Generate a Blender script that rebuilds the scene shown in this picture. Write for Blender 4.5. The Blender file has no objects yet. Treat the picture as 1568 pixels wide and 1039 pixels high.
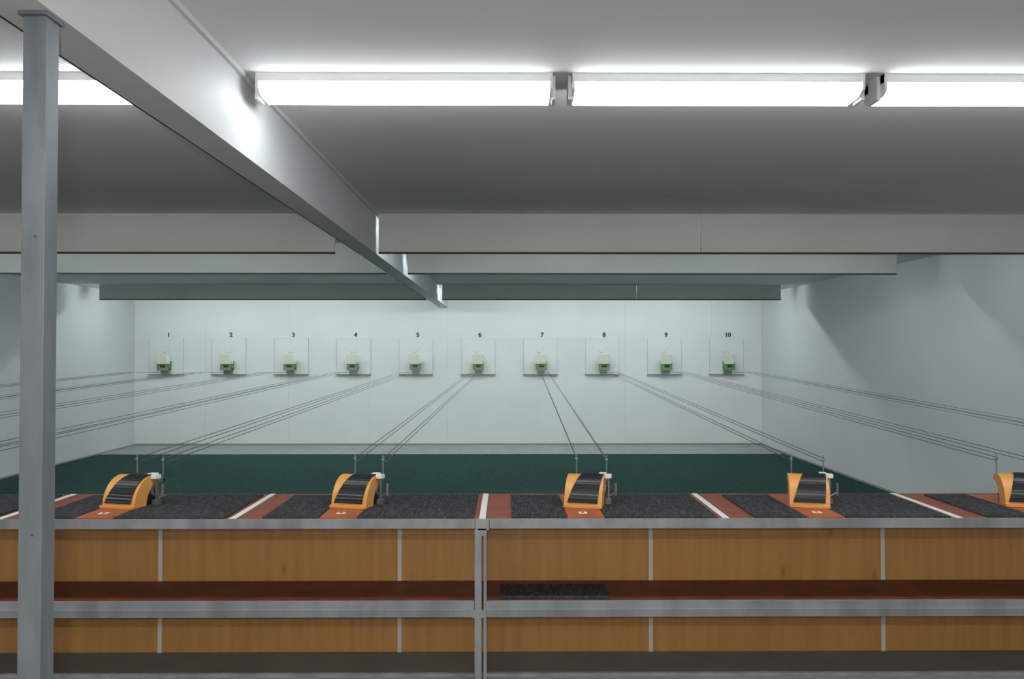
import bpy, math, random
from mathutils import Vector, Matrix
random.seed(3)
S=bpy.context.scene
try:
    S.view_settings.view_transform='Standard'
    S.view_settings.look='None'
except Exception: pass

# ------------------------------------------------------------ materials
def mat(name,col,rough=0.6,metal=0.0,noise=0.0,nscale=8.0,stretch=(1,1,1),bump=0.0,col2=None,spec=0.5,detail=4,lo=0.35,hi=0.65,rot=0.0):
    m=bpy.data.materials.new(name); m.use_nodes=True
    nt=m.node_tree; b=nt.nodes['Principled BSDF']
    b.inputs['Base Color'].default_value=(*col,1)
    b.inputs['Roughness'].default_value=rough
    b.inputs['Metallic'].default_value=metal
    b.inputs['Specular IOR Level'].default_value=spec
    if noise>0 or col2 or bump>0:
        tc=nt.nodes.new('ShaderNodeTexCoord'); mp=nt.nodes.new('ShaderNodeMapping')
        mp.inputs['Scale'].default_value=stretch; mp.inputs['Rotation'].default_value=(0,0,rot)
        n=nt.nodes.new('ShaderNodeTexNoise'); n.inputs['Scale'].default_value=nscale; n.inputs['Detail'].default_value=detail
        nt.links.new(tc.outputs['Object'],mp.inputs[0]); nt.links.new(mp.outputs[0],n.inputs['Vector'])
        r=nt.nodes.new('ShaderNodeValToRGB')
        a=col2 if col2 else tuple(c*(1-noise) for c in col)
        c2=col if col2 else tuple(min(1,c*(1+noise)) for c in col)
        r.color_ramp.elements[0].color=(*a,1); r.color_ramp.elements[1].color=(*c2,1)
        r.color_ramp.elements[0].position=lo; r.color_ramp.elements[1].position=hi
        nt.links.new(n.outputs['Fac'],r.inputs[0]); nt.links.new(r.outputs[0],b.inputs['Base Color'])
        if bump>0:
            bp=nt.nodes.new('ShaderNodeBump'); bp.inputs['Strength'].default_value=bump; bp.inputs['Distance'].default_value=0.01
            nt.links.new(n.outputs['Fac'],bp.inputs['Height']); nt.links.new(bp.outputs[0],b.inputs['Normal'])
    return m
def emis(name,col,s):
    m=mat(name,(0.8,0.8,0.8)); b=m.node_tree.nodes['Principled BSDF']
    b.inputs['Emission Color'].default_value=(*col,1); b.inputs['Emission Strength'].default_value=s
    return m
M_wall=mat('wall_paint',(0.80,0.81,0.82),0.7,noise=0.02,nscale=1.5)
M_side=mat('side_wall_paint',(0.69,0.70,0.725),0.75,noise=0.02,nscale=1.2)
M_rear=mat('rear_wall_paint',(0.78,0.77,0.75),0.75)
M_ceil=mat('ceiling_paint',(0.72,0.72,0.735),0.8,noise=0.03,nscale=1.0)
M_beam=mat('beam_paint',(0.62,0.63,0.645),0.6,noise=0.03,nscale=2)
M_baf=mat('baffle_board',(0.70,0.69,0.665),0.7,noise=0.03,nscale=2)
M_baf2=mat('baffle_board_grey',(0.43,0.44,0.43),0.7,noise=0.03,nscale=2)
M_dark=mat('dark_seam',(0.05,0.05,0.055),0.7)
M_seam=mat('wall_seam',(0.66,0.69,0.70),0.8)
M_green=mat('green_carpet',(0.022,0.060,0.054),0.95,noise=0.25,nscale=25,bump=0.2,spec=0.1)
M_gfloor=mat('grey_floor',(0.19,0.185,0.18),0.7,noise=0.08,nscale=4,spec=0.3)
M_gback=mat('grey_floor_strip',(0.33,0.36,0.35),0.8,noise=0.1,nscale=6)
M_red=mat('red_laminate',(0.27,0.078,0.044),0.45,noise=0.15,nscale=12,spec=0.35)
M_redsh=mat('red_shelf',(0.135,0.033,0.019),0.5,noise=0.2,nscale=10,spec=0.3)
M_base=mat('orange_board',(0.44,0.115,0.042),0.45,noise=0.08,nscale=10)
M_white=mat('white_paint',(0.85,0.85,0.83),0.5)
M_strip=mat('joint_strip',(0.62,0.60,0.53),0.5)
M_hous=mat('lamp_housing',(0.80,0.81,0.80),0.5)
M_cap=mat('lamp_end_cap',(0.75,0.77,0.76),0.5)
M_org=mat('orange_plastic',(0.78,0.36,0.085),0.38,noise=0.03,nscale=5)
M_blk=mat('black_plastic',(0.016,0.018,0.022),0.30)
M_mat=mat('grey_fleck_mat',(0.095,0.099,0.103),0.95,col2=(0.036,0.038,0.041),nscale=55,stretch=(2.4,0.5,1),detail=6,lo=0.42,hi=0.72,spec=0.1,rot=0.5)
M_steel=mat('galvanised_steel',(0.32,0.345,0.36),0.45,metal=0.35,noise=0.2,nscale=9,stretch=(1,1,0.3),spec=0.5)
M_pole=mat('galvanised_pole',(0.17,0.195,0.215),0.5,metal=0.2,noise=0.22,nscale=14,stretch=(1,1,0.22))
M_rod=mat('rod_metal',(0.25,0.27,0.28),0.4,metal=0.6)
M_wire=mat('wire',(0.10,0.11,0.11),0.6)
M_card=mat('target_card',(0.72,0.70,0.60),0.8)
M_cardw=mat('target_card_white',(0.85,0.86,0.82),0.8)
M_gbox=mat('green_catcher',(0.13,0.27,0.10),0.6)
M_num=mat('number_black',(0.01,0.01,0.012),0.6)
M_plate=mat('target_backboard',(0.80,0.82,0.83),0.6)
M_numr=mat('number_red',(0.5,0.03,0.02),0.6)
L_main=emis('lamp_diffuser',(0.94,1.0,0.99),14.0)
L_r=emis('rear_fill_diffuser',(1.0,0.985,0.95),17.0)  # emission for the added fill row behind the camera
L_b=emis('baffle_tube',(0.90,1.0,0.995),30.0)
L_c=emis('target_tube',(0.90,1.0,0.995),56.0)

def wood():
    m=bpy.data.materials.new('beech_laminate'); m.use_nodes=True; nt=m.node_tree; b=nt.nodes['Principled BSDF']
    tc=nt.nodes.new('ShaderNodeTexCoord')
    mp=nt.nodes.new('ShaderNodeMapping'); mp.inputs['Scale'].default_value=(14,1,0.9)
    n=nt.nodes.new('ShaderNodeTexNoise'); n.inputs['Scale'].default_value=2.2; n.inputs['Detail'].default_value=5
    nt.links.new(tc.outputs['Object'],mp.inputs[0]); nt.links.new(mp.outputs[0],n.inputs['Vector'])
    r=nt.nodes.new('ShaderNodeValToRGB')
    r.color_ramp.elements[0].position=.3; r.color_ramp.elements[0].color=(0.43,0.215,0.062,1)
    r.color_ramp.elements[1].position=.7; r.color_ramp.elements[1].color=(0.53,0.28,0.09,1)
    nt.links.new(n.outputs['Fac'],r.inputs[0])
    mp2=nt.nodes.new('ShaderNodeMapping'); mp2.inputs['Scale'].default_value=(7,1,3.2)
    v=nt.nodes.new('ShaderNodeTexVoronoi'); v.inputs['Scale'].default_value=1.0
    nt.links.new(tc.outputs['Object'],mp2.inputs[0]); nt.links.new(mp2.outputs[0],v.inputs['Vector'])
    r2=nt.nodes.new('ShaderNodeValToRGB')
    r2.color_ramp.elements[0].position=.03; r2.color_ramp.elements[0].color=(0.72,0.66,0.6,1)
    r2.color_ramp.elements[1].position=.12; r2.color_ramp.elements[1].color=(1,1,1,1)
    nt.links.new(v.outputs['Distance'],r2.inputs[0])
    mx=nt.nodes.new('ShaderNodeMixRGB'); mx.blend_type='MULTIPLY'; mx.inputs[0].default_value=1
    nt.links.new(r.outputs[0],mx.inputs[1]); nt.links.new(r2.outputs[0],mx.inputs[2])
    nt.links.new(mx.outputs[0],b.inputs['Base Color']); b.inputs['Roughness'].default_value=0.36
    return m
M_wood=wood()

# ------------------------------------------------------------ mesh builder
class MB:
    def __init__(s): s.v=[];s.f=[];s.mi=[];s.mats=[]
    def _m(s,m):
        if m not in s.mats: s.mats.append(m)
        return s.mats.index(m)
    def add(s,vs,fs,m):
        o=len(s.v); s.v+= [tuple(p) for p in vs]; i=s._m(m)
        for f in fs: s.f.append(tuple(o+k for k in f)); s.mi.append(i)
    def box(s,x0,x1,y0,y1,z0,z1,m,M=None):
        vs=[(x,y,z) for x in (x0,x1) for y in (y0,y1) for z in (z0,z1)]
        if M: vs=[M@Vector(p) for p in vs]
        s.add(vs,[(0,1,3,2),(4,6,7,5),(0,4,5,1),(2,3,7,6),(0,2,6,4),(1,5,7,3)],m)
    def quad(s,ps,m): s.add(ps,[tuple(range(len(ps)))],m)
    def cyl(s,a,b,r,m,n=8,r2=None):
        a=Vector(a);b=Vector(b);d=(b-a).normalized(); r2=r if r2 is None else r2
        u=d.orthogonal().normalized(); w=d.cross(u)
        vs=[]
        for P,R in((a,r),(b,r2)):
            for i in range(n):
                t=2*math.pi*i/n; vs.append(P+u*R*math.cos(t)+w*R*math.sin(t))
        fs=[(i,(i+1)%n,n+(i+1)%n,n+i) for i in range(n)]+[tuple(range(n))[::-1],tuple(range(n,2*n))]
        s.add(vs,fs,m)
    def prism(s,prof,x0,x1,m):
        n=len(prof); vs=[(x0,y,z) for y,z in prof]+[(x1,y,z) for y,z in prof]
        s.add(vs,[(i,(i+1)%n,n+(i+1)%n,n+i) for i in range(n)]+[tuple(range(n))[::-1],tuple(range(n,2*n))],m)
    def mesh(s,name):
        me=bpy.data.meshes.new(name); me.from_pydata(s.v,[],s.f)
        for m in s.mats: me.materials.append(m)
        for p,i in zip(me.polygons,s.mi): p.material_index=i
        import bmesh
        bm=bmesh.new(); bm.from_mesh(me); bmesh.ops.recalc_face_normals(bm,faces=bm.faces); bm.to_mesh(me); bm.free()
        me.update(); return me
    def obj(s,name,loc=(0,0,0),bevel=0,rz=0):
        ob=bpy.data.objects.new(name,s.mesh(name)); S.collection.objects.link(ob); ob.location=loc; ob.rotation_euler[2]=rz
        if bevel:
            b=ob.modifiers.new('bevel','BEVEL'); b.width=bevel; b.segments=2; b.limit_method='ANGLE'
        return ob

H=1.33
XL,XR=-5.96,4.1
YB,YW=-3.0,12.6
ZC=1.0+H; ZC2=0.92+H; ZB=0.71+H; ZT=-0.683+H; ZLF=-1.5+H

# ------------------------------------------------------------ room shell
b=MB(); b.box(XL,XR,YB,3.78,-0.2,0,M_gfloor); b.obj('floor')
b=MB(); b.box(XL,XR,3.78,11.5,ZLF-0.1,ZLF,M_green); b.box(XL,XR,11.5,YW,ZLF-0.1,ZLF+0.001,M_gback)
for yy in (5.6,8.0): b.box(XL,XR,yy,yy+0.012,ZLF,ZLF+0.002,M_dark)
b.obj('floor_lanes')
b=MB(); b.box(XL,XR,YB,7.3,ZC,ZC+0.12,M_ceil); b.box(XL,XR,7.3,YW,ZC2,ZC+0.12,M_ceil); b.obj('ceiling')
b=MB(); b.box(XL-0.15,XR+0.15,YW,YW+0.15,ZLF-0.1,ZC+0.12,M_wall)
for px in (-4.83,-3.5,-2.2,-0.95,0.5,1.9,3.3): b.box(px,px+0.004,YW-0.002,YW,ZLF,ZC2,M_seam)
b.obj('wall_back')
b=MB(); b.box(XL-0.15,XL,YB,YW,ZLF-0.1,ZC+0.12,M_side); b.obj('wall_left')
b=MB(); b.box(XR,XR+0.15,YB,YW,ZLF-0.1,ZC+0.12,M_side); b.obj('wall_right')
b=MB(); b.box(XL-0.15,XR+0.15,YB-0.15,YB,-0.2,ZC+0.12,M_rear); b.obj('wall_rear')
M_bb=mat('skirting',(0.30,0.29,0.25),0.7)
b=MB(); b.box(XL,XR,YW-0.015,YW,ZLF,ZLF+0.03,M_bb); b.obj('baseboard_back')
b=MB(); b.box(XL,XL+0.012,3.9,YW-0.015,ZLF,ZLF+0.02,M_bb); b.obj('baseboard_left')
b=MB(); b.box(XR-0.012,XR,3.9,YW-0.015,ZLF,ZLF+0.02,M_bb); b.obj('baseboard_right')

# ------------------------------------------------------------ long ceiling beam
b=MB(); b.box(-1.07,-0.95,YB,YW,ZB,ZC,M_beam)
b.box(-1.085,-1.07,YB,YW,ZB+0.005,ZB+0.03,M_dark)
b.box(-0.95,-0.935,YB,7.3,ZC-0.018,ZC,M_beam)
b.obj('ceiling_beam')

# ------------------------------------------------------------ baffles
def baffle(segs,y,z0,z1,M,th=0.03):
    for (x0,x1) in segs:
        b=MB(); b.box(x0,x1,y,y+th,z0+0.012,z1,M)
        b.box(x0,x1,y-0.002,y+th+0.002,z0,z0+0.012,M_dark)
        b.obj('ceiling_baffle')
baffle([(-5.6,-1.25),(-0.93,1.405),(1.412,3.79)],5.68,ZB,ZC,M_baf)
baffle([(-5.6,-1.11),(-0.91,3.6)],7.2,ZB,ZC,M_baf2)
baffle([(-5.6,-1.11),(-0.89,1.79),(1.795,3.79)],10.8,ZB,ZC2,M_baf2)

# ------------------------------------------------------------ lamps
def ceiling_lamp(x0,x1,y0=2.80,em=None):
    b=MB(); d=y0-2.80; em=em or L_main
    P=lambda l:[(y+d,z) for y,z in l]
    b.prism(P([(2.80,ZC),(2.96,ZC),(2.96,ZC-0.03),(2.80,ZC-0.03)]),x0,x1,M_hous)
    b.prism(P([(2.80,ZC-0.031),(2.95,ZC-0.031),(2.955,ZC-0.058),(2.93,ZC-0.076),(2.83,ZC-0.072),(2.80,ZC-0.055)]),x0+0.012,x1-0.012,em)
    for xe in (x0,x1-0.010):
        b.prism(P([(2.797,ZC),(2.963,ZC),(2.963,ZC-0.058),(2.932,ZC-0.078),(2.828,ZC-0.074),(2.797,ZC-0.057)]),xe,xe+0.010,M_cap)
    for xe in (x0-0.012,x1):
        b.box(xe,xe+0.012,2.83+d,2.90+d,ZC-0.085,ZC,M_hous)
    return b.obj('fluorescent_ceiling_lamp')
LXS=((-0.90,0.165),(0.235,1.29),(1.36,2.41),(2.48,3.53),(-2.2,-1.12),(-3.32,-2.25),(-4.43,-3.37),(-5.54,-4.48))
for x0,x1 in LXS: ceiling_lamp(x0,x1)
for x0,x1 in LXS: ceiling_lamp(x0,x1,-1.2,L_r)  # unseen rear row, added as fill to brighten bench, baffles and ceiling
def tube_lamp(x0,x1,y,zc,em):
    b=MB(); b.box(x0,x1,y,y+0.06,zc-0.04,zc,M_hous)
    b.cyl((x0+0.03,y+0.03,zc-0.06),(x1-0.03,y+0.03,zc-0.06),0.014,em,10)
    for xe in (x0+0.005,x1-0.03): b.box(xe,xe+0.025,y+0.012,y+0.048,zc-0.08,zc-0.04,M_cap)
    b.obj('tube_lamp')
for y,zc,em,xr in ((5.85,ZC,L_b,3.6),(7.42,ZC2,L_b,3.42),(11.05,ZC2,L_c,3.7)):
    for x0,x1 in ((-5.65,-3.5),(-3.4,-1.2),(-0.9,1.35),(1.45,xr)):
        tube_lamp(x0,x1,y,zc,em)

# ------------------------------------------------------------ steel column left
b=MB(); cx,cy=-0.988,1.66; hw=0.024
b.box(cx-hw,cx+hw,cy-hw,cy+hw,0.008,ZB-0.008,M_pole)
b.box(cx-0.05,cx+0.05,cy-0.05,cy+0.05,0,0.008,M_pole)
b.box(cx-0.03,cx+0.03,cy-0.035,cy+0.035,ZB-0.008,ZB,M_pole)
for z in (0.95,1.57): b.cyl((cx+0.005,cy-hw-0.001,z),(cx+0.005,cy-hw+0.002,z),0.003,M_dark)
b.obj('steel_column',bevel=0.003)

# ------------------------------------------------------------ shooting bench
YF=3.2
b=MB()
b.box(XL+0.01,XR-0.01,YF+0.012,3.78,ZT-0.03,ZT,M_red)
zr=ZT-0.036
b.box(XL+0.01,-0.13,YF,YF+0.012,zr,ZT+0.002,M_steel)
b.box(-0.07,XR-0.01,YF,YF+0.012,zr,ZT+0.002,M_steel)
b.box(-0.128,-0.072,YF-0.004,YF+0.02,zr-0.006,ZT+0.001,M_steel)
b.prism([(YF-0.004,zr-0.03),(YF+0.02,zr-0.03),(YF+0.02,zr),(YF-0.004,zr)],-0.118,-0.082,M_steel)
zs=-1.015+H
b.box(XL+0.01,XR-0.01,3.5,3.52,0.0,ZT-0.03,M_wood)
for x in (-3.7,-2.6,-1.534,-0.475,0.64,1.675,2.75,3.8):
    b.box(x-0.009,x+0.009,3.494,3.5,0.0,zs-0.03,M_strip)
    b.box(x-0.009,x+0.009,3.494,3.5,zs,ZT-0.03,M_strip)
b.box(XL+0.01,XR-0.01,YF+0.012,3.494,zs-0.03,zs,M_redsh)
b.box(XL+0.01,-0.132,YF,YF+0.012,zs-0.062,zs+0.002,M_steel)
b.box(-0.082,XR-0.01,YF,YF+0.012,zs-0.062,zs+0.002,M_steel)
b.box(XL+0.01,-0.132,YF-0.004,YF,zs-0.034,zs-0.030,M_steel)
b.box(-0.082,XR-0.01,YF-0.004,YF,zs-0.034,zs-0.030,M_steel)
b.box(XL+0.01,XR-0.01,YF+0.03,YF+0.05,0.0,0.012,M_steel)
for x in (-4.1,-0.112,3.3):
    b.box(x-0.018,x+0.010,YF-0.01,YF+0.03,0.0,zr-0.006,M_steel)
    b.box(x+0.018,x+0.030,YF+0.002,YF+0.03,0.0,zr,M_steel)
    b.box(x-0.028,x+0.028,YF-0.012,YF+0.012,zs-0.062,zs-0.035,M_steel)
b.box(XL+0.01,XR-0.01,3.74,3.775,0.0,ZT-0.03,M_wood)
LX=[-5.0,-4.03,-3.05,-2.07,-1.12,-0.10,0.90,1.86,2.84,3.8]
for x in LX: b.box(x-0.013,x+0.013,YF+0.014,3.775,ZT,ZT+0.0025,M_white)
b.obj('shooting_bench')

MX=[-5.55,-4.6,-3.62,-2.64,-1.66,-0.665,0.35,1.338,2.285,3.25]
ed=[-5.95,-5.0,-4.03,-3.05,-2.07,-1.12,-0.10,0.90,1.86,2.84,3.8]
def floor_mat(x0,x1,y0,y1,z):
    b=MB(); b.box(0,x1-x0,0,y1-y0,0,0.006,M_mat); b.obj('fleck_mat',(x0,y0,z+0.0005))
for i in range(10):
    m=MX[i]
    l=ed[i]; r=ed[i+1]
    if m-0.11-(l+0.12)>0.08: floor_mat(l+0.12,m-0.105,3.225,3.72,ZT)
    floor_mat(m+0.056,r-0.035,3.222,3.74,ZT)
floor_mat(-0.028,0.425,3.235,3.42,zs)

# ------------------------------------------------------------ target transport machine
RX=(-0.060,0.078); RY=0.195
def machine_mesh():
    b=MB(); W=0.165; Hh=0.128
    n=14; prof=[]
    for i in range(n+1):
        a=i/n*math.pi/2
        prof.append((0.125-0.115*max(0,math.cos(a))**0.9, 0.010+(Hh-0.010)*math.sin(a)**1.15))
    rear=[(0.150,Hh-0.006),(0.168,Hh-0.022)]
    inner_arc=[]
    for k in range(9):
        a=k/8*math.pi/2
        inner_arc.append((0.168-0.085*math.sin(a), (Hh-0.034)*math.cos(a)))
    outerp=[(0.0,0.0),(0.0,0.008)]+prof+rear
    def resample(pts,N):
        d=[0]
        for i in range(1,len(pts)): d.append(d[-1]+math.dist(pts[i],pts[i-1]))
        out=[]
        for k in range(N):
            t=d[-1]*k/(N-1); i=1
            while i<len(d)-1 and d[i]<t: i+=1
            f=(t-d[i-1])/max(1e-9,d[i]-d[i-1]); out.append((pts[i-1][0]*(1-f)+pts[i][0]*f,pts[i-1][1]*(1-f)+pts[i][1]*f))
        return out
    N=24
    O=resample(outerp,N); I=resample(inner_arc[::-1],N)
    def slab(x0,x1,m):
        vs=[(x0,*p) for p in O]+[(x0,*p) for p in I]+[(x1,*p) for p in O]+[(x1,*p) for p in I]
        fs=[]
        for i in range(N-1):
            fs+=[(i,i+1,N+i+1,N+i),(2*N+i,3*N+i,3*N+i+1,2*N+i+1),(i,2*N+i,2*N+i+1,i+1),(N+i,N+i+1,3*N+i+1,3*N+i)]
        fs+=[(0,N,3*N,2*N),(N-1,3*N-1,4*N-1,2*N-1)]
        b.add(vs,fs,m)
    slab(-W/2,W/2,M_org)
    b.box(-W/2+0.02,W/2-0.012,0.10,0.165,0.0,0.05,M_blk)
    b.cyl((-W/2+0.02,0.135,0.062),(W/2+0.004,0.135,0.062),0.026,M_rod,18)
    b.cyl((W/2+0.004,0.135,0.062),(W/2+0.010,0.135,0.062),0.012,M_blk,12)
    cov=prof[1:]+[(0.150,Hh-0.006),(0.160,Hh-0.014)]
    dense=resample(cov,46); K=len(dense)
    outer=[];inner=[]
    for i,(y,z) in enumerate(dense):
        v=i/(K-1)
        d=Vector((y-0.13,z-0.02)).normalized(); off=0.005+0.0010*math.sin(i*2.1)
        xl=-W/2+W*(0.08+0.36*min(1,v*1.15)); xr=W/2-W*(0.12-0.11*v)
        outer.append(((xl,y+d.x*off,z+d.y*off),(xr,y+d.x*off,z+d.y*off)))
        inner.append(((xl,y,z),(xr,y,z)))
    for i in range(K-1):
        a,c=outer[i],outer[i+1]; p,q=inner[i],inner[i+1]
        b.quad([a[0],a[1],c[1],c[0]],M_blk)
        b.quad([a[0],c[0],q[0],p[0]],M_blk); b.quad([a[1],p[1],q[1],c[1]],M_blk)
    b.quad([outer[0][0],inner[0][0],inner[0][1],outer[0][1]],M_blk)
    b.box(-W/2-0.002,W/2-0.006,-0.005,0.001,0.0,0.011,M_org)
    b.box(W/2-0.03,W/2+0.0,0.12,0.16,Hh-0.004,Hh+0.006,M_white)
    b.box(W/2+0.0,W/2+0.026,0.11,0.145,Hh-0.014,Hh+0.002,M_white)
    b.box(W/2+0.010,W/2+0.017,0.126,0.136,0.0,Hh-0.014,M_rod)
    b.cyl((W/2+0.013,0.131,0.03),(W/2+0.045,0.131,0.05),0.004,M_rod)
    b.cyl((W/2+0.045,0.131,0.035),(W/2+0.045,0.131,0.09),0.005,M_rod)
    b.box(W/2+0.001,W/2+0.024,0.115,0.15,0.0,0.02,M_rod)
    b.box(RX[0]-0.006,RX[1]+0.006,RY-0.006,RY+0.006,Hh-0.036,Hh-0.026,M_rod)
    for rx in RX:
        b.box(rx-0.006,rx+0.006,0.155,RY+0.006,Hh-0.036,Hh-0.026,M_rod)
        b.cyl((rx,RY,Hh-0.026),(rx,RY,0.205),0.003,M_rod,8)
        b.cyl((rx-0.005,RY,0.185),(rx+0.005,RY,0.185),0.006,M_rod,12)
    return b.mesh('target_transport_machine')
mm=machine_mesh()
def board_mesh():
    b=MB(); b.box(-0.10,0.05,0,0.50,0,0.005,M_base)
    b.box(-0.048,-0.012,0.075,0.108,0.005,0.0065,M_white)
    b.box(-0.036,-0.024,0.082,0.10,0.0065,0.0072,M_numr)
    return b.mesh('orange_base_board')
bm_=board_mesh()
MY=3.40; YAW=math.radians(-15)
for i,m in enumerate(MX):
    o=bpy.data.objects.new('orange_base_board',bm_); S.collection.objects.link(o); o.location=(m,3.216,ZT+0.0005)
    o=bpy.data.objects.new('target_transport_machine',mm); S.collection.objects.link(o)
    o.location=(m-0.022,MY,ZT+0.007); o.rotation_euler[2]=YAW

# ------------------------------------------------------------ targets
def target_mesh():
    b=MB()
    b.box(-0.27,0.27,-0.012,0,-0.36,0.22,M_plate)
    for s in (-1,1): b.box(s*0.27-0.003,s*0.27+0.003,-0.022,0,-0.36,0.22,M_seam)
    b.box(-0.27,0.27,-0.022,0,0.215,0.22,M_plate)
    b.box(-0.28,0.28,-0.05,0,-0.370,-0.362,M_rod)
    z0,z1=-0.27,-0.15
    b.add([(-0.080,-0.16,z0+0.03),(0.095,-0.16,z0+0.03),(0.085,-0.012,z0-0.02),(-0.06,-0.012,z0-0.02),
           (-0.080,-0.16,z1),(0.095,-0.16,z1),(0.085,-0.012,z1),(-0.06,-0.012,z1)],
          [(0,1,2,3),(4,7,6,5),(0,4,5,1),(1,5,6,2),(2,6,7,3),(3,7,4,0)],M_gbox)
    b.box(-0.080,0.095,-0.17,-0.155,-0.295,-0.20,M_gbox)
    b.box(-0.03,0.05,-0.175,-0.17,z0+0.02,z0+0.055,M_blk)
    b.box(-0.05,0.065,-0.10,-0.012,z0-0.10,z0-0.02,M_rod)
    b.add([(-0.094,-0.185,-0.195),(0.070,-0.185,-0.195),(0.060,-0.195,-0.045),(-0.082,-0.195,-0.045),
           (-0.094,-0.181,-0.195),(0.070,-0.181,-0.195),(0.060,-0.191,-0.045),(-0.082,-0.191,-0.045)],
          [(0,1,2,3),(7,6,5,4),(0,4,5,1),(1,5,6,2),(2,6,7,3),(3,7,4,0)],M_card)
    b.add([(0.073,-0.183,-0.195),(0.112,-0.13,-0.19),(0.098,-0.15,-0.06),(0.063,-0.193,-0.045)],[(0,1,2,3)],M_cardw)
    b.cyl((-0.05,-1.3,-0.30),(-0.05,0,-0.33),0.0022,M_wire,6)
    b.cyl((0.06,-1.3,-0.30),(0.06,0,-0.33),0.0022,M_wire,6)
    rnd=random.Random(4)
    for k in range(7):
        x=rnd.uniform(-0.06,0.06); z=rnd.uniform(-0.03,0.06)
        b.cyl((x,-0.0135,z),(x,-0.012,z),0.006,M_rod,6)
    return b.mesh('target_carrier')
tm=target_mesh()
FC=bpy.data.curves.new
for i in range(10):
    x=-5.45+i*0.998
    o=bpy.data.objects.new('target_carrier',tm); S.collection.objects.link(o); o.location=(x,YW-0.002,H)
    c=FC('lane_number','FONT'); c.body=str(i+1); c.size=0.098; c.align_x='CENTER'; c.extrude=0.0015; c.bevel_depth=0.003; c.bevel_resolution=0
    c.materials.append(M_num)
    o=bpy.data.objects.new('lane_number',c); S.collection.objects.link(o); o.location=(x+0.03,YW-0.005,H+0.237); o.rotation_euler=(math.pi/2,0,0)
    b=MB(); mxw=MX[i]; a=YAW
    for rx,tx in zip(RX,(-0.05,0.06)):
        px=mxw-0.022+rx*math.cos(a)-RY*math.sin(a); py=MY+rx*math.sin(a)+RY*math.cos(a); pz=ZT+0.192
        for dz,dx in ((0.006,0),(-0.012,0.006)):
            b.cyl((px+dx,py+0.010,pz+dz),(x+tx,YW-1.3,H-0.30+dz),0.0018,M_wire,5)
    b.obj('target_transport_wires')

# ------------------------------------------------------------ on-camera flash (real lamp)
ld=bpy.data.lights.new('flash','POINT'); ld.energy=65; ld.color=(1.0,0.96,0.9); ld.shadow_soft_size=0.015
lo=bpy.data.objects.new('camera_flash',ld); S.collection.objects.link(lo); lo.location=(-0.055,-0.02,H+0.09)

w=bpy.data.worlds.new('w'); S.world=w; w.use_nodes=True
w.node_tree.nodes['Background'].inputs[0].default_value=(0.5,0.55,0.6,1); w.node_tree.nodes['Background'].inputs[1].default_value=0.05

# ------------------------------------------------------------ camera
cd=bpy.data.cameras.new('camera'); cam=bpy.data.objects.new('camera',cd); S.collection.objects.link(cam)
cd.sensor_width=36; cd.lens=36*1200/1568; cd.clip_start=0.01
cam.location=(0,0,H)
cam.rotation_euler=(math.pi/2+math.atan(18.5/1200),0,-math.atan(8/1200))
S.camera=cam
